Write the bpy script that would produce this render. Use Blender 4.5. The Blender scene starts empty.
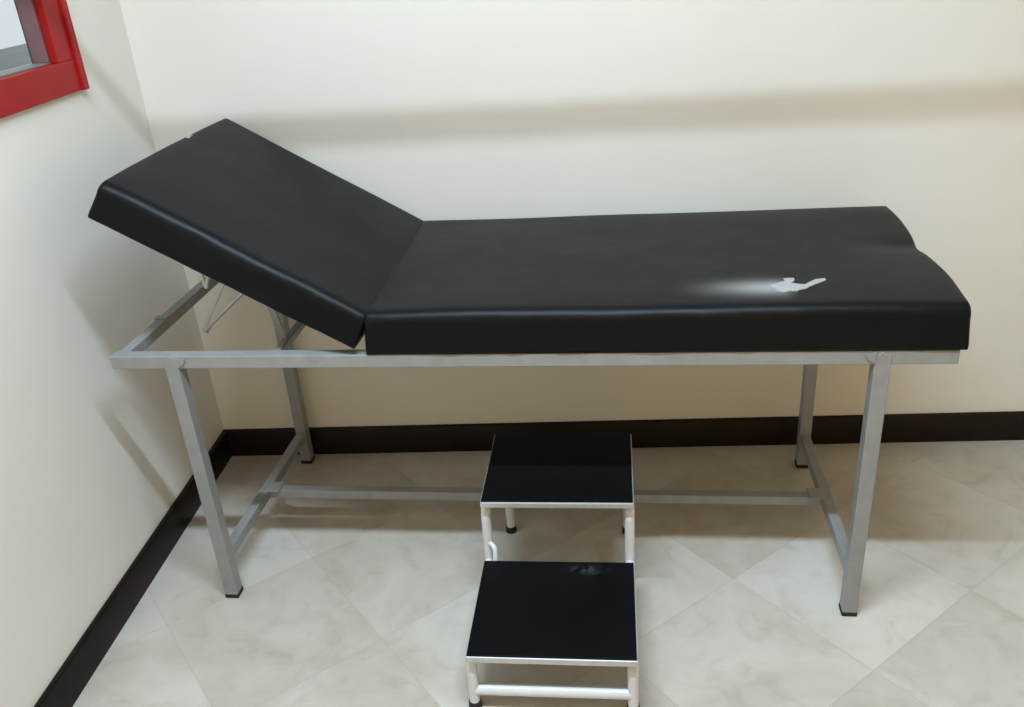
import bpy, bmesh, math, random
from mathutils import Vector, Matrix, noise
from mathutils.bvhtree import BVHTree
random.seed(4)
S = bpy.context.scene
C = S.collection

# ------------------------------------------------------------------ camera
cam_d = bpy.data.cameras.new('camera'); cam = bpy.data.objects.new('camera', cam_d); C.objects.link(cam)
cam_d.sensor_width = 36; cam_d.lens = 881.97 * 36 / 1024; cam_d.clip_start = .02
R = Matrix(((0.99575, -0.087196, 0.029643), (0.065041, 0.893681, 0.443965), (-0.065204, -0.44015, 0.895554)))
rx, fw, up = R.col[0], R.col[1], R.col[2]
M = Matrix((rx, up, -fw)).transposed().to_4x4(); M.translation = Vector((1.16427, -2.33893, 1.48290))
cam.matrix_world = M
S.camera = cam

# ------------------------------------------------------------------ view, world
S.view_settings.view_transform = 'Standard'; S.view_settings.look = 'None'
S.view_settings.gamma = 1; S.view_settings.use_curve_mapping = False
S.view_settings.exposure = 0.0
w = bpy.data.worlds.new('world'); S.world = w; w.use_nodes = True
w.node_tree.nodes['Background'].inputs[0].default_value = (.86, .93, 1, 1)
w.node_tree.nodes['Background'].inputs[1].default_value = 1.0

LAMP = dict(x0=.30, x1=1.75, y=-1.54, z=2.60, width=.045, power=76, color=(.66, .84, 1.0))

# ------------------------------------------------------------------ materials
def lin(c):
    return tuple(((v/255)/12.92 if v/255 <= .04045 else ((v/255+.055)/1.055)**2.4) for v in c) + (1,)
class MatB:
    def __init__(s, name, col, rough=.5, metal=0, spec=.5):
        s.m = bpy.data.materials.new(name); s.m.use_nodes = True; s.t = s.m.node_tree; s.n = s.t.nodes
        s.b = s.n['Principled BSDF']; s.b.inputs['Base Color'].default_value = lin(col)
        s.b.inputs['Roughness'].default_value = rough; s.b.inputs['Metallic'].default_value = metal
        s.b.inputs['Specular IOR Level'].default_value = spec
        s.tc = s.n.new('ShaderNodeTexCoord').outputs['Object']
    def node(s, typ, **kw):
        n = s.n.new('ShaderNode'+typ)
        for k, v in kw.items():
            if k.startswith('i_'): n.inputs[int(k[2:])].default_value = v
            else: setattr(n, k, v)
        return n
    def l(s, a, b): s.t.links.new(a, b)
    def math(s, op, a, b=None, c=None):
        n = s.n.new('ShaderNodeMath'); n.operation = op
        for i, v in enumerate((a, b, c)):
            if v is None: continue
            if isinstance(v, (int, float)): n.inputs[i].default_value = v
            else: s.l(v, n.inputs[i])
        return n.outputs[0]
    def noise(s, scale, detail=3, rough=.55, vec=None, dist=0):
        n = s.n.new('ShaderNodeTexNoise'); n.inputs['Scale'].default_value = scale
        n.inputs['Detail'].default_value = detail; n.inputs['Roughness'].default_value = rough
        n.inputs['Distortion'].default_value = dist
        s.l(vec if vec is not None else s.tc, n.inputs['Vector']); return n.outputs['Fac']
    def ramp(s, fac, stops):
        n = s.n.new('ShaderNodeValToRGB'); e = n.color_ramp.elements
        while len(e) < len(stops): e.new(.5)
        for el, (p, c) in zip(e, stops): el.position = p; el.color = c if len(c) == 4 else lin(c)
        s.l(fac, n.inputs[0]); return n.outputs[0]
    def mix(s, fac, a, b):
        n = s.n.new('ShaderNodeMix'); n.data_type = 'RGBA'
        if isinstance(fac, (int, float)): n.inputs[0].default_value = fac
        else: s.l(fac, n.inputs[0])
        for i, v in ((6, a), (7, b)):
            if isinstance(v, tuple): n.inputs[i].default_value = v
            else: s.l(v, n.inputs[i])
        return n.outputs[2]
    def base(s, c): s.l(c, s.b.inputs['Base Color']); return s
    def rough(s, c): s.l(c, s.b.inputs['Roughness']); return s
    def bump(s, h, strength=.2, dist=.002):
        n = s.n.new('ShaderNodeBump'); n.inputs['Strength'].default_value = strength
        n.inputs['Distance'].default_value = dist; s.l(h, n.inputs['Height']); s.l(n.outputs[0], s.b.inputs['Normal']); return s

def wall_mat(name, c1, c2):
    m = MatB(name, c1, .55, spec=.3)
    m.base(m.ramp(m.noise(1.6, 3), [(.3, c1), (.7, c2)]))
    m.bump(m.noise(55, 4), .12, .002); return m.m
M_wall = wall_mat('cream_wall_paint', (226, 224, 217), (230, 228, 221))
M_room = wall_mat('tan_wall_paint', (242, 186, 110), (246, 190, 115))
M_side = wall_mat('beige_wall_paint', (229, 210, 178), (233, 215, 184))
M_ceil = wall_mat('ceiling_paint', (248, 226, 184), (250, 229, 188))
M_next = wall_mat('white_wall_paint', (236, 238, 238), (242, 243, 243))

def floor_mat():
    m = MatB('stone_floor_tile', (205, 200, 190), .38, spec=.4)
    sp = m.node('SeparateXYZ'); m.l(m.tc, sp.inputs[0]); x, y = sp.outputs[0], sp.outputs[1]
    T = .385
    s = m.math('DIVIDE', m.math('ADD', m.math('ADD', m.math('MULTIPLY', x, .766), m.math('MULTIPLY', y, .643)), .016), T)
    t = m.math('DIVIDE', m.math('ADD', m.math('ADD', m.math('MULTIPLY', x, .643), m.math('MULTIPLY', y, -.766)), -1.05), T)
    def edge(v):
        f = m.math('FRACT', v); return m.math('MINIMUM', f, m.math('SUBTRACT', 1.0, f))
    e = m.math('MINIMUM', edge(s), edge(t))
    grout = m.math('LESS_THAN', e, .0030)
    cell = m.node('CombineXYZ'); m.l(m.math('FLOOR', s), cell.inputs[0]); m.l(m.math('FLOOR', t), cell.inputs[1])
    wn = m.node('TexWhiteNoise', noise_dimensions='3D'); m.l(cell.outputs[0], wn.inputs['Vector'])
    off = m.node('VectorMath', operation='MULTIPLY_ADD'); m.l(wn.outputs['Color'], off.inputs[0])
    off.inputs[1].default_value = (9, 9, 9); m.l(m.tc, off.inputs[2])
    n1 = m.noise(3.2, 5, .6, off.outputs[0], .8); n2 = m.noise(9, 4, .6, off.outputs[0], 1.5)
    c1 = m.ramp(n1, [(.30, (184, 174, 161)), (.46, (199, 193, 184)), (.62, (211, 208, 202))])
    c2 = m.ramp(n2, [(.33, (175, 167, 156)), (.47, (202, 197, 188)), (.75, (213, 211, 204))])
    c = m.mix(.34, c1, c2)
    tint = m.ramp(wn.outputs['Value'], [(0, (226, 222, 214)), (1, (250, 249, 246))])
    mul = m.node('Mix', data_type='RGBA', blend_type='MULTIPLY'); mul.inputs[0].default_value = .8
    m.l(c, mul.inputs[6]); m.l(tint, mul.inputs[7])
    gf = m.math('MULTIPLY', grout, m.math('MULTIPLY', m.noise(4, 2), 1.1))
    m.base(m.mix(gf, mul.outputs[2], lin((166, 161, 150))))
    m.bump(m.math('SUBTRACT', 1.0, grout), .15, .001); return m.m
M_floor = floor_mat()

def vinyl(name, pale_smear=False):
    m = MatB(name, (12, 15, 18), .38, spec=.17)
    n = m.noise(14, 4); n2 = m.noise(3.0, 3)
    col = m.ramp(n2, [(.3, (4, 7, 10)), (.7, (10, 14, 17))])
    if pale_smear:      # pale smear beside the tear, fading along the length
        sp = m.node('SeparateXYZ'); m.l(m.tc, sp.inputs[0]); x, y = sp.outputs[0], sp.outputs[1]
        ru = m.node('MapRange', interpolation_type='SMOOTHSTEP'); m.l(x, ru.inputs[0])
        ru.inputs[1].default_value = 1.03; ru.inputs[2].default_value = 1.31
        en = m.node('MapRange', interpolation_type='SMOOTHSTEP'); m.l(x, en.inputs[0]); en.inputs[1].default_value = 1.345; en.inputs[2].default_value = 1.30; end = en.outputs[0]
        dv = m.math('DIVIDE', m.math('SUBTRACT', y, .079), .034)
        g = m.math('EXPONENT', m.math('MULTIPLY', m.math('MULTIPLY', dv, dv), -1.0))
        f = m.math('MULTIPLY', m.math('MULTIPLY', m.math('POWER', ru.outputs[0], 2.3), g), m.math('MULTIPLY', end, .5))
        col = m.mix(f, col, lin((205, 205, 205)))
    m.base(col)
    m.rough(m.math('ADD', m.math('MULTIPLY', n, .12), .36))
    m.bump(m.math('ADD', m.noise(420, 2), m.math('MULTIPLY', m.noise(26, 3), 3)), .25, .0006)
    return m.m
M_vinyl = vinyl('black_vinyl'); M_vinyl_smear = vinyl('black_vinyl_pale_smear', True)
M_tear = MatB('torn_backing_cloth', (160, 160, 159), .9); M_tear.bump(M_tear.noise(300, 3), .4, .001); M_tear = M_tear.m
def paint(name, c, rough, sc=40, amp=8, metal=0, spec=.5):
    m = MatB(name, c, rough, metal, spec)
    m.base(m.ramp(m.noise(sc, 3), [(.3, tuple(v-amp for v in c)), (.7, tuple(min(255, v+amp) for v in c))])); return m.m
M_steel = paint('grey_painted_steel', (146, 148, 148), .38, 30, 5, .15)
M_white_steel = paint('white_enamelled_steel', (212, 214, 218), .28, 30, 4)
M_rim = paint('brushed_metal_rim', (196, 199, 202), .35, 60, 6, .4)
M_rubber = paint('black_rubber', (22, 21, 20), .7, 60, 4)
M_mat = MatB('ribbed_black_rubber', (8, 10, 12), .5, spec=.12)
M_mat.base(M_mat.ramp(M_mat.noise(5, 3), [(.3, (7, 9, 11)), (.7, (12, 14, 16))])); M_mat.bump(M_mat.noise(500, 2), .15, .0004); M_mat = M_mat.m
def mat_highlight():  # pale highlight patch painted into the tread colour
    m = MatB('black_rubber_highlight', (8, 10, 12), .5, spec=.12)
    sp = m.node('SeparateXYZ'); m.l(m.tc, sp.inputs[0])
    du = m.math('DIVIDE', m.math('SUBTRACT', sp.outputs[0], .245), .036); dv = m.math('DIVIDE', m.math('SUBTRACT', sp.outputs[1], .268), .013)
    g = m.math('EXPONENT', m.math('MULTIPLY', m.math('ADD', m.math('MULTIPLY', du, du), m.math('MULTIPLY', dv, dv)), -1.2))
    f = m.math('MULTIPLY', g, m.ramp(m.noise(38, 3), [(.42, (0, 0, 0, 1)), (.58, (1, 1, 1, 1))]))
    m.base(m.mix(m.math('MULTIPLY', f, .5), m.ramp(m.noise(5, 3), [(.3, (7, 9, 11)), (.7, (12, 14, 16))]), lin((95, 100, 98)))); return m.m
M_mat2 = mat_highlight()
M_red = paint('red_enamel', (156, 22, 22), .42, 8, 5, 0, .25)
M_sash = paint('grey_sash_red_reflection', (122, 90, 94), .35, 12, 6)  # grey sash with the frame's reddish reflection mixed into its colour
M_ledge = paint('grey_ledge_paint', (118, 123, 118), .5, 8, 6)
def base_mat():
    m = MatB('dark_brown_skirting', (24, 17, 13), .4, spec=.22)
    c = m.ramp(m.noise(7, 4), [(.3, (18, 12, 9)), (.7, (28, 20, 15))])
    mp = m.node('Mapping'); m.l(m.tc, mp.inputs[0]); mp.inputs['Scale'].default_value = (5, 5, 90)
    sc = m.ramp(m.noise(3, 5, .7, mp.outputs[0]), [(.70, (0, 0, 0, 1)), (.76, (1, 1, 1, 1))])
    m.base(m.mix(m.math('MULTIPLY', sc, .35), c, lin((125, 112, 98)))); return m.m
M_base = base_mat()
M_glass = bpy.data.materials.new('window_glass'); M_glass.use_nodes = True
_b = M_glass.node_tree.nodes['Principled BSDF']; _b.inputs['Transmission Weight'].default_value = 1
_b.inputs['Roughness'].default_value = 0; _b.inputs['IOR'].default_value = 1.02; _b.inputs['Base Color'].default_value = (.97, .99, .98, 1)
M_tube = bpy.data.materials.new('lit_lamp_tube'); M_tube.use_nodes = True
_b = M_tube.node_tree.nodes['Principled BSDF']; _b.inputs['Emission Color'].default_value = (1, .98, .95, 1); _b.inputs['Emission Strength'].default_value = 3

# ------------------------------------------------------------------ mesh helpers
def box(bm, lo, hi, mtx=None, bev=0):
    r = bmesh.ops.create_cube(bm, size=1); vs = r['verts']
    for v in vs: v.co = Vector([lo[i] + (v.co[i]+.5)*(hi[i]-lo[i]) for i in range(3)])
    if bev:
        es = {e for v in vs for e in v.link_edges}
        g = bmesh.ops.bevel(bm, geom=list(es), offset=bev, segments=2, affect='EDGES', profile=.5)
        vs = list({v for f in g['faces'] for v in f.verts} | {v for v in vs if v.is_valid})
    if mtx:
        for v in vs: v.co = mtx @ v.co
    return vs
def beam(bm, a, b, w_, h_, bev=.002, upv=(0, 0, 1)):
    a, b = Vector(a), Vector(b); d = (b-a); L = d.length; d.normalize()
    u = Vector(upv); s = d.cross(u); s.normalize(); u = s.cross(d)
    m = Matrix((d, s, u)).transposed().to_4x4(); m.translation = a
    box(bm, (0, -w_/2, -h_/2), (L, w_/2, h_/2), m, bev)
def tube(bm, pts, r, seg=14, closed_ends=True):
    pts = [Vector(p) for p in pts]; rings = []
    prev = None
    for i, p in enumerate(pts):
        d = (pts[min(i+1, len(pts)-1)] - pts[max(i-1, 0)]).normalized()
        if prev is None:
            s = d.cross(Vector((0, 0, 1)));
            if s.length < .1: s = d.cross(Vector((1, 0, 0)))
        else: s = prev - d*prev.dot(d)
        s.normalize(); prev = s; t = d.cross(s)
        rings.append([bm.verts.new(p + r*(s*math.cos(2*math.pi*k/seg) + t*math.sin(2*math.pi*k/seg))) for k in range(seg)])
    for a, b in zip(rings, rings[1:]):
        for k in range(seg): bm.faces.new((a[k], a[(k+1) % seg], b[(k+1) % seg], b[k]))
    bm.faces.new(rings[0][::-1]); bm.faces.new(rings[-1])
def rounded(pts, rad, n=8):
    pts = [Vector(p) for p in pts]; out = [pts[0]]
    for a, b, c in zip(pts, pts[1:], pts[2:]):
        p, q = b + (a-b).normalized()*rad, b + (c-b).normalized()*rad
        for i in range(n+1):
            t = i/n; out.append(p*(1-t)**2 + b*2*t*(1-t) + q*t*t)
    out.append(pts[-1]); return out
def obj(name, bm, mat, parent=None, smooth=False, kind=None):
    bmesh.ops.recalc_face_normals(bm, faces=bm.faces)
    me = bpy.data.meshes.new(name); bm.to_mesh(me); bm.free(); me.materials.append(mat)
    if smooth:
        for p in me.polygons: p.use_smooth = True
        if smooth != 'all': me.set_sharp_from_angle(angle=math.radians(40))
    o = bpy.data.objects.new(name, me); C.objects.link(o); o.parent = parent
    if kind: o['kind'] = kind
    return o
def struct(name, parts, mat):
    bm = bmesh.new()
    for lo, hi in parts: box(bm, lo, hi)
    return obj(name, bm, mat, kind='structure')
def thing(name, label, cat, loc, rz=0):
    o = bpy.data.objects.new(name, None); C.objects.link(o); o.location = loc; o.rotation_euler = (0, 0, rz)
    o.empty_display_size = .1; o['label'] = label; o['category'] = cat; return o

# ------------------------------------------------------------------ room shell
X1, Y0, ZC = 3.4, -3.0, 2.75
WZ0, WZ1, WY0, WY1 = 1.195, 2.15, -1.15, -.283       # window outline in the left wall
struct('floor', [((-.05, Y0-.1, -.1), (X1+.1, .1, 0))], M_floor)
struct('wall_back', [((-.05, 0, 0), (X1+.1, .1, ZC))], M_wall)
T = .05; h = .03    # the hole is a little smaller than the frame that covers its rim
struct('wall_left', [((-T, Y0, 0), (0, 0, WZ0+h)), ((-T, Y0, WZ1-h), (0, 0, ZC)),
                     ((-T, Y0, WZ0+h), (0, WY0+h, WZ1-h)), ((-T, WY1-h, WZ0+h), (0, 0, WZ1-h))], M_wall)
struct('wall_right', [((X1, Y0, 0), (X1+.1, 0, ZC))], M_side)
struct('wall_front', [((-.05, Y0-.1, 0), (X1+.1, Y0, ZC))], M_room)
struct('ceiling', [((-.05, Y0-.1, ZC), (X1+.1, .1, ZC+.1))], M_ceil)
HB = .093
def skirting(name, a, b, n):
    a, b, n = Vector(a), Vector(b), Vector(n); bm = bmesh.new()
    prof = [(0, 0), (.012, 0), (.012, HB-.006), (.010, HB-.002), (.006, HB), (0, HB)]
    A = [bm.verts.new(a + n*p + Vector((0, 0, z))) for p, z in prof]; B = [bm.verts.new(b + n*p + Vector((0, 0, z))) for p, z in prof]
    for i in range(len(prof)): bm.faces.new((A[i], A[(i+1) % 6], B[(i+1) % 6], B[i]))
    bm.faces.new(A); bm.faces.new(B[::-1]); return bm
bm = skirting('', (0, -.0005, 0), (X1, -.0005, 0), (0, -1, 0))
obj('baseboard_back', bm, M_base, kind='structure', smooth=True)
obj('baseboard_left', skirting('', (.0005, Y0, 0), (.0005, -.0125, 0), (1, 0, 0)), M_base, kind='structure', smooth=True)

# window: red steel frame, grey sash, pane
bm = bmesh.new(); P = .012                                  # frame stands proud of the wall
fb, fj = .069, .088
box(bm, (-T, WY0, WZ0), (P, WY1, WZ0+fb), bev=.002)
box(bm, (-T, WY0, WZ1-fb), (P, WY1, WZ1), bev=.002)
box(bm, (-T, WY1-fj, WZ0+fb), (P, WY1-.021, WZ1-fb), bev=.0015)
box(bm, (-T, WY0, WZ0+fb), (P, WY0+fj, WZ1-fb), bev=.0015)
box(bm, (-T, WY1-.0205, WZ0-.001), (P+.007, WY1+.002, WZ1+.001), bev=.0025)   # raised outer bead
win = obj('window_1', bm, M_red, kind='structure')
bm = bmesh.new(); y0, y1, z0, z1 = WY0+fj+.001, WY1-fj-.001, WZ0+fb+.001, WZ1-fb-.001
for lo, hi in (((-.045, y1-.007, z0+.003), (-.006, y1, z1)), ((-.045, y0, z0+.003), (-.006, y0+.007, z1)), ((-.045, y0+.007, z1-.008), (-.006, y1-.007, z1))):
    box(bm, lo, hi, bev=.001)
obj('window_sash', bm, M_sash, win)
bm = bmesh.new(); box(bm, (-.049, y0, z0-.0005), (-.006, y1, z0+.0025)); obj('window_sill', bm, M_ledge, win)
bm = bmesh.new(); box(bm, (-.044, y0+.0075, z0+.0035), (-.040, y1-.0075, z1-.009)); obj('pane', bm, M_glass, win)
# what the window looks onto: a grey ledge and the white wall of the neighbouring room
struct('window_ledge', [((-.41, -1.6, 1.20), (-T-.002, .4, 1.258))], M_ledge).name = 'trim_1'
struct('wall_neighbour', [((-1.62, -3, 0), (-1.5, 2.5, 2.6))], M_next)
struct('floor_neighbour', [((-1.5, -3, -.1), (-T-.01, 2.5, 0))], M_next)

# ------------------------------------------------------------------ lamp
lamp = thing('ceiling_light', 'white twin tube ceiling light hanging over the room in front of the bed', 'light', (0, 0, 0))
L = LAMP; xm = (L['x0']+L['x1'])/2; ll = L['x1']-L['x0']
bm = bmesh.new(); box(bm, (L['x0']-.03, L['y']-.08, L['z']+.035), (L['x1']+.03, L['y']+.08, ZC-.001), bev=.006); obj('housing', bm, M_white_steel, lamp)
for dy in (-.02, .02):
    bm = bmesh.new(); tube(bm, [(L['x0'], L['y']+dy, L['z']+.017), (L['x1'], L['y']+dy, L['z']+.017)], .013); obj('lamp_tube', bm, M_tube, lamp, True)
ld = bpy.data.lights.new('tube_glow', 'AREA'); ld.shape = 'RECTANGLE'; ld.size = ll; ld.size_y = L['width']; ld.energy = L['power']; ld.color = L['color']
lo = bpy.data.objects.new('tube_glow', ld); C.objects.link(lo); lo.location = (xm, L['y'], L['z']); lo.parent = lamp

# rail added out of view to cast the soft band on the back wall
t_ = .66; ry = L['y']*t_; rz = 1.0 + (L['z']-1.0)*t_
rail = thing('shadow_band_rail', 'slim white rail added above the bed to shade a band of wall', 'shadow rail', (0, 0, 0))
bm = bmesh.new(); beam(bm, (.012, ry, rz+.008), (X1-.012, ry, rz-.008), .0085, .0085); obj('added_shadow_rail', bm, M_white_steel, rail)
for x in (.0005, X1-.0125):
    bm = bmesh.new(); box(bm, (x, ry-.03, rz-.03), (x+.012, ry+.03, rz+.03), bev=.002); obj('shadow_rail_bracket', bm, M_white_steel, rail)

# ------------------------------------------------------------------ examination bed
BX, BY, BR = .2444, -.6560, -.0488
W, H, LEG, OL, OR = .6053, .6635, 1.50, .1329, .1404
bed = thing('examination_bed', 'black padded medical examination bed on a grey steel frame with raised headrest', 'bed', (BX, BY, 0), BR)
RT = .030; top = H+RT/2 - .001
def simple(name, a, b, w_=.026, h_=.026, mat=M_steel, par=bed, **k):
    bm = bmesh.new(); beam(bm, a, b, w_, h_, **k); return obj(name, bm, mat, par)
zr = H
for v in (0, W): simple('side_rail', (-OL, v, zr), (LEG+OR, v, zr), RT, RT)
for u, cw in ((-OL+RT/2+.002, .026), (.236, .018), (.47, .026), (LEG+OR-RT/2-.002, .026)):
    simple('cross_rail', (u, RT/2, zr-.001), (u, W-RT/2, zr-.001), cw, cw)
for u in (0, LEG):
    for v in (0, W):
        sgn = -1 if v == 0 else 1
        bm = bmesh.new(); vc = v + sgn*.001; ul = u + (.008 if u == 0 else -.001)
        # leg: square tube whose top end is cut at a slant and lapped over the rail
        prof = [(-.016, .006), (.016, .006), (.016, H+.002), (.004, H+.0155), (-.016, H+.004)]
        du = 1 if u == 0 else -1
        lx = lambda p, z: (ul if v == 0 else u)+du*p
        A = [bm.verts.new((lx(p, z), vc-.0165, z)) for p, z in prof]; B = [bm.verts.new((lx(p, z), vc+.0165, z)) for p, z in prof]
        for i in range(5): bm.faces.new((A[i], A[(i+1) % 5], B[(i+1) % 5], B[i]))
        bm.faces.new(A); bm.faces.new(B[::-1])
        bmesh.ops.recalc_face_normals(bm, faces=bm.faces)
        bmesh.ops.bevel(bm, geom=list(bm.edges), offset=.002, segments=2, affect='EDGES', profile=.5)
        leg = obj('leg', bm, M_steel, bed)
        bm = bmesh.new(); uc = ul if v == 0 else u; box(bm, (uc-.0175, vc-.018, 0.0005), (uc+.0175, vc+.018, .0125), bev=.003)
        fo = obj('rubber_foot', bm, M_rubber, leg); fo['label'] = 'black rubber foot cap'
        # weld gusset on the rail beside the leg top
        bm = bmesh.new(); g0 = v + sgn*(RT/2); gy = (g0-.001, g0+sgn*.004)
        pr = [(ul+du*.015, H+.0145), (ul+du*.036, H+.009), (ul+du*.030, H-.002), (ul+du*.015, H-.012)]
        A = [bm.verts.new((x, gy[0], z)) for x, z in pr]; B = [bm.verts.new((x, gy[1], z)) for x, z in pr]
        for i in range(4): bm.faces.new((A[i], A[(i+1) % 4], B[(i+1) % 4], B[i]))
        bm.faces.new(A); bm.faces.new(B[::-1]); obj('gusset', bm, M_steel, bed)
    simple('end_stretcher', (u, .006, .108), (u, W-.006, .098), .026, .028)
simple('long_stretcher', (.013, .30, .101), (LEG-.013, .30, .101), .026, .026)
for u in (.026, LEG-.026):
    bm = bmesh.new(); box(bm, (u-.018, .276, .1145), (u+.018, .324, .1175), bev=.001); obj('weld_plate', bm, M_steel, bed)

# upholstery
def pad(Lx, Wy, Tz, rt, rb, fn, step=.012):
    """rounded cushion: box x 0..Lx, y 0..Wy, z 0..Tz; fn displaces a point given its outward normal"""
    KX = 2.2; Lx *= KX        # end edges are turned tighter than the long rolls
    nx, ny, nz = [max(2, round(v/step)) for v in (Lx/KX, Wy, Tz)]
    def coords(n, length):        # denser near both ends
        e = [0, .15, .3, .5, .75, 1.0]
        c = [v*rt for v in e]; m = [rt + (length-2*rt)*i/n for i in range(1, n)]
        return c + m + [length-v*rt for v in e[::-1]]
    xs, ys, zs = coords(nx, Lx), coords(ny, Wy), coords(nz, Tz)
    bm = bmesh.new(); cache = {}
    def vert(i, j, k):
        key = (i, j, k)
        if key in cache: return cache[key]
        p = Vector((xs[i], ys[j], zs[k])); f = p.z/Tz
        r = rb + (rt-rb)*min(1, max(0, (f-.15)/.5))
        hi = Vector((Lx-r, Wy-r, Tz-rt)); lo_ = Vector((r, r, rb))
        c = Vector([min(max(p[a], lo_[a]), hi[a]) for a in range(3)])
        d = p-c
        if d.length > 1e-9:
            n = d.normalized(); rr = r
            p = c + n*min(rr if (abs(d.x) > 1e-9)+(abs(d.y) > 1e-9)+(abs(d.z) > 1e-9) > 1 else d.length, d.length*1.0 if d.length < rr else rr)
        else: n = Vector((0, 0, 1))
        p.x /= KX; p = fn(p, n); cache[key] = bm.verts.new(p); return cache[key]
    I, J, K = len(xs)-1, len(ys)-1, len(zs)-1
    for i in range(I):
        for j in range(J):
            for k in (0, K): bm.faces.new([vert(i, j, k), vert(i+1, j, k), vert(i+1, j+1, k), vert(i, j+1, k)])
    for i in range(I):
        for k in range(K):
            for j in (0, J): bm.faces.new([vert(i, j, k), vert(i+1, j, k), vert(i+1, j, k+1), vert(i, j, k+1)])
    for j in range(J):
        for k in range(K):
            for i in (0, I): bm.faces.new([vert(i, j, k), vert(i, j+1, k), vert(i, j+1, k+1), vert(i, j, k+1)])
    return bm
def crown(p, Lx, Wy, Tz, amt):
    a = max(0, 1-abs(2*p.x/Lx-1)**6)*max(0, 1-abs(2*p.y/Wy-1)**4); return amt*a*(p.z/Tz)
G = lambda x, s: math.exp(-(x/s)**2)
PU0, PL, PV0, PW, PT = .451, 1.202, -.019, .638, .096
def fn_main(p, n):
    f = p.z/PT; q = p*1.0
    q.z += crown(p, PL, PW, PT, .004)
    q.z += f*.0022*noise.noise(Vector((p.x*4, p.y*6, 1.7)))
    # puckered right end: pinched in the middle of the width
    e = max(0, (p.x-(PL-.16))/.16)**2; v = p.y
    pin = G(v-.345, .045)
    q.x += e*f*(.007*math.sin(math.pi*min(1, v/.33))**2 + .006*math.sin(math.pi*min(1, max(0, (v-.33)/.31)))**2 - .003*pin)
    q.z -= f*.008*pin*max(0, (p.x-(PL-.19))/.19)
    q.z += f*.006*G(v-.56, .12)*max(0, (p.x-.35)/(PL-.35))**1.0
    # soft wrinkles along the front roll
    if p.y < .06: q.y += (1-p.y/.06)* (.0025*noise.noise(Vector((p.x*9, 3.1, p.z*14))) + .0012*noise.noise(Vector((p.x*30, 7.1, p.z*20))))*min(1, (PT-p.z)/.03+.3)
    # left edge bows along the joint
    if p.x < .05: q.x += (1-p.x/.05)*.007*noise.noise(Vector((2.2, p.y*7, 0)))
    return q
bm = pad(PL, PW, PT, .027, .006, fn_main)
ZP = H + RT/2 + .001
bmesh.ops.translate(bm, vec=(PU0, PV0, ZP), verts=bm.verts)
bmesh.ops.recalc_face_normals(bm, faces=bm.faces)
bvh = BVHTree.FromBMesh(bm)
mp = obj('mattress_pad', bm, M_vinyl_smear, bed, 'all'); mp['label'] = 'long flat black vinyl pad with a white tear'
# tear showing the white backing cloth
outline = [(1.296, 0.092), (1.318, 0.107), (1.323, 0.113), (1.32, 0.124), (1.342, 0.125), (1.342, 0.112), (1.332, 0.098), (1.346, 0.092), (1.359, 0.089), (1.383, 0.115), (1.404, 0.121), (1.403, 0.109), (1.385, 0.093), (1.365, 0.076), (1.357, 0.066), (1.346, 0.062), (1.336, 0.054), (1.324, .057), (1.312, 0.050), (1.296, 0.058), (1.299, .066), (1.288, .076)]
pts = []
for i, a in enumerate(outline):
    b = outline[(i+1) % len(outline)]
    for k in range(3):
        t = k/3; j = .0012 if k else 0
        pts.append((a[0]*(1-t)+b[0]*t+random.uniform(-j, j), a[1]*(1-t)+b[1]*t+random.uniform(-j, j)))
def surf(x, y):
    h_ = bvh.ray_cast(Vector((x, y, 2)), Vector((0, 0, -1))); return h_[0].z
bm = bmesh.new(); up_ = [bm.verts.new((x, y, surf(x, y)+.0016)) for x, y in pts]; dn = [bm.verts.new((x, y, surf(x, y)-.002)) for x, y in pts]
f1 = bm.faces.new(up_); n_ = len(pts)
for i in range(n_): bm.faces.new((up_[i], up_[(i+1) % n_], dn[(i+1) % n_], dn[i]))
bmesh.ops.triangulate(bm, faces=[f1])
te = obj('torn_patch', bm, M_tear, mp); te['label'] = 'white backing cloth showing through the tear'

HL, HW, HT = .598, .642, .086
def fn_head(p, n):
    f = p.z/HT; q = p*1.0
    q.z += crown(p, HL, HW, HT, .004) + f*.002*noise.noise(Vector((p.x*5, p.y*6, 5.7)))
    if p.y < .06: q.y += (1-p.y/.06)* (.0025*noise.noise(Vector((p.x*9, 1.1, p.z*14))) + .0015*noise.noise(Vector((p.x*28, 4.1, p.z*20))))*min(1, (HT-p.z)/.03+.3)
    if p.x > HL-.06: q.x += (p.x-HL+.06)/.06*f*.006*math.sin(math.pi*p.y/HW)      # top end bellies out
    if p.x < .06: q.x += (1-p.x/.06)*.006*noise.noise(Vector((9.2, p.y*7, 0)))
    return q
bm = pad(HL, HW, HT, .025, .006, fn_head)
d_, w__, n__ = Vector((-.861, 0, .509)), Vector((0, 1, 0)), Vector((.509, 0, .861))
HM = Matrix((d_, w__, n__)).transposed().to_4x4(); HM.translation = Vector((.428, -.022, .6936))
bmesh.ops.transform(bm, matrix=HM, verts=bm.verts)
hp = obj('headrest_pad', bm, M_vinyl, bed, 'all'); hp['label'] = 'tilted black vinyl headrest pad'
# small nick in the far end of the headrest
bm = bmesh.new()
q0 = [(.000, .388), (.003, .398), (.002, .412), (-.004, .420), (-.003, .405), (-.006, .395)]
A = [bm.verts.new(HM @ Vector((HL-.006+x, y, HT-.003))) for x, y in q0]; B = [bm.verts.new(HM @ Vector((HL-.006+x, y, HT+.0015))) for x, y in q0]
for i in range(6): bm.faces.new((A[i], A[(i+1) % 6], B[(i+1) % 6], B[i]))
bm.faces.new(A[::-1]); bm.faces.new(B); o = obj('torn_nick', bm, M_tear, hp); o['label'] = 'small pale nick at the pad edge'
bm = bmesh.new(); box(bm, (.05, .05, -.007), (HL-.05, HW-.05, .003), HM); obj('backing_board', bm, M_rubber, bed)
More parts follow.
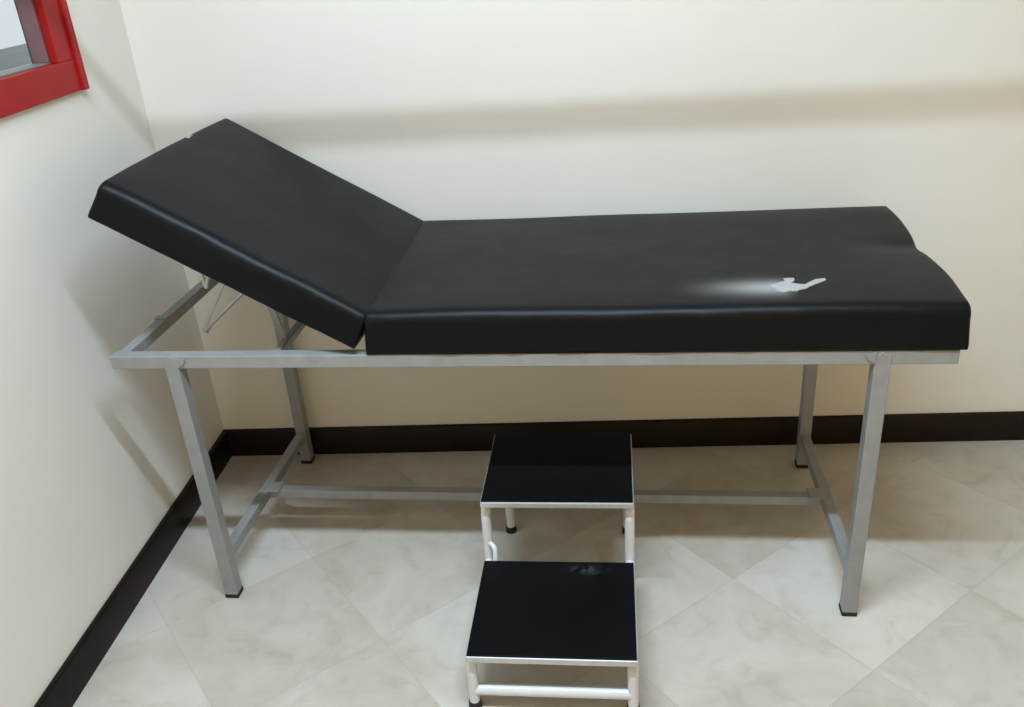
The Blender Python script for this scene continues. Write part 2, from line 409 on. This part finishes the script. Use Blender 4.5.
# headrest hardware: hinge, ratchet arms and the thin wire prop
def under(u, v): # point on the underside of the headrest at given bed u
    t = (.434-u)/.861; return Vector((u, v, .690 + t*.509))
for v in (.06, .56):
    bm = bmesh.new(); tube(bm, [(.44, v-.02, .686), (.44, v+.02, .686)], .006); obj('hinge', bm, M_steel, bed, True)
for v in (.085, .53):
    bm = bmesh.new(); beam(bm, (.232, v, zr+.008), under(.200, v)+Vector((0, 0, .002)), .004, .016, .001); obj('ratchet_plate', bm, M_steel, bed)
bm = bmesh.new()
a0, a1, b0 = Vector((.075, .13, .785)), Vector((.112, .15, .775)), Vector((.022, .125, .680))
b0 = Vector((.026, .12, .676)); a0 = Vector((.144, .12, .861)); a1 = Vector((.205, .12, .825))
tube(bm, rounded([a0, b0, a1 ], .006), .0034, 10)
wp = obj('wire_prop', bm, M_rim, bed, True); wp['label'] = 'thin bright wire prop folded in a V'
bm = bmesh.new(); tube(bm, rounded([a1+Vector((.004, .004, 0)), b0+Vector((.016, .006, .012)), b0+Vector((.005, .004, -.004))], .004), .0042, 10)
obj('prop_arm', bm, M_steel, bed, True)
bm = bmesh.new(); tube(bm, rounded([under(.062, .10), Vector((.066, .102, .788)), under(.10, .105)], .01), .004, 10); obj('catch_loop', bm, M_rim, bed, True)
bm = bmesh.new(); box(bm, (-OL+.001, .192, zr+.0115), (-OL+.031, .210, zr+.016), bev=.001); obj('weld_tab', bm, M_steel, bed)

# ------------------------------------------------------------------ step stool
SX, SY, SR = .8951, -1.0219, -.0344
st = thing('step_stool', 'white tubular two-step stool with black rubber treads in front of the bed', 'stool', (SX, SY, 0), SR)
SW, SD, Z1, Z2, V2 = .348, .297, .1551, .3053, .3187
def step(v0, z, mat):
    bm = bmesh.new(); box(bm, (0, v0, z-.019), (SW, v0+SD, z-.003), bev=.003); fr = obj('step_frame', bm, M_rim, st)
    bm = bmesh.new(); box(bm, (.0025, v0+.002, z-.0035), (SW-.0025, v0+SD-.002, z+.001), bev=.0012); t = obj('tread', bm, mat, fr); t['label'] = 'black rubber tread'
step(0, Z1, M_mat2); step(V2, Z2, M_mat)
tr = .0115
for u, ub in ((.0075, .024), (SW-.010, SW-.012)):
    bm = bmesh.new(); f = lambda v, z, uu=u: (uu, v, z)
    tube(bm, rounded([f(V2+.022, .012), f(V2+.022, Z2-.019-tr), (ub, V2+SD+.004-.03, Z2-.019-tr), (ub, V2+SD-.008, .012)], .035), tr); a = obj('side_frame', bm, M_white_steel, st, True)
    bm = bmesh.new(); tube(bm, rounded([f(.014, .012), f(.020, Z1-.019-tr), f(V2+.01, Z1-.019-tr)], .03), tr); b = obj('side_frame', bm, M_white_steel, st, True)
    for par, (uu, vv) in ((a, (u, V2+.022)), (a, (ub, V2+SD-.008)), (b, (u, .014))):
        bm = bmesh.new(); bmesh.ops.create_cone(bm, cap_ends=True, segments=18, radius1=.0145, radius2=.013, depth=.018, matrix=Matrix.Translation((uu, vv, .0095)))
        fo = obj('rubber_foot', bm, M_rubber, par, True); fo['label'] = 'black rubber foot cap'
bm = bmesh.new(); tube(bm, [(.012, .017, .047), (SW-.012, .017, .047)], .0125); obj('crossbar', bm, M_white_steel, st, True)
for uu, sg in ((.0075, 1),):
    bm = bmesh.new(); tube(bm, rounded([(uu+sg*.004, V2+.016, .176), (uu+sg*.018, V2+.004, .173), (uu+sg*.018, V2-.012, .130)], .012), .006, 10); obj('brace', bm, M_white_steel, st, True)
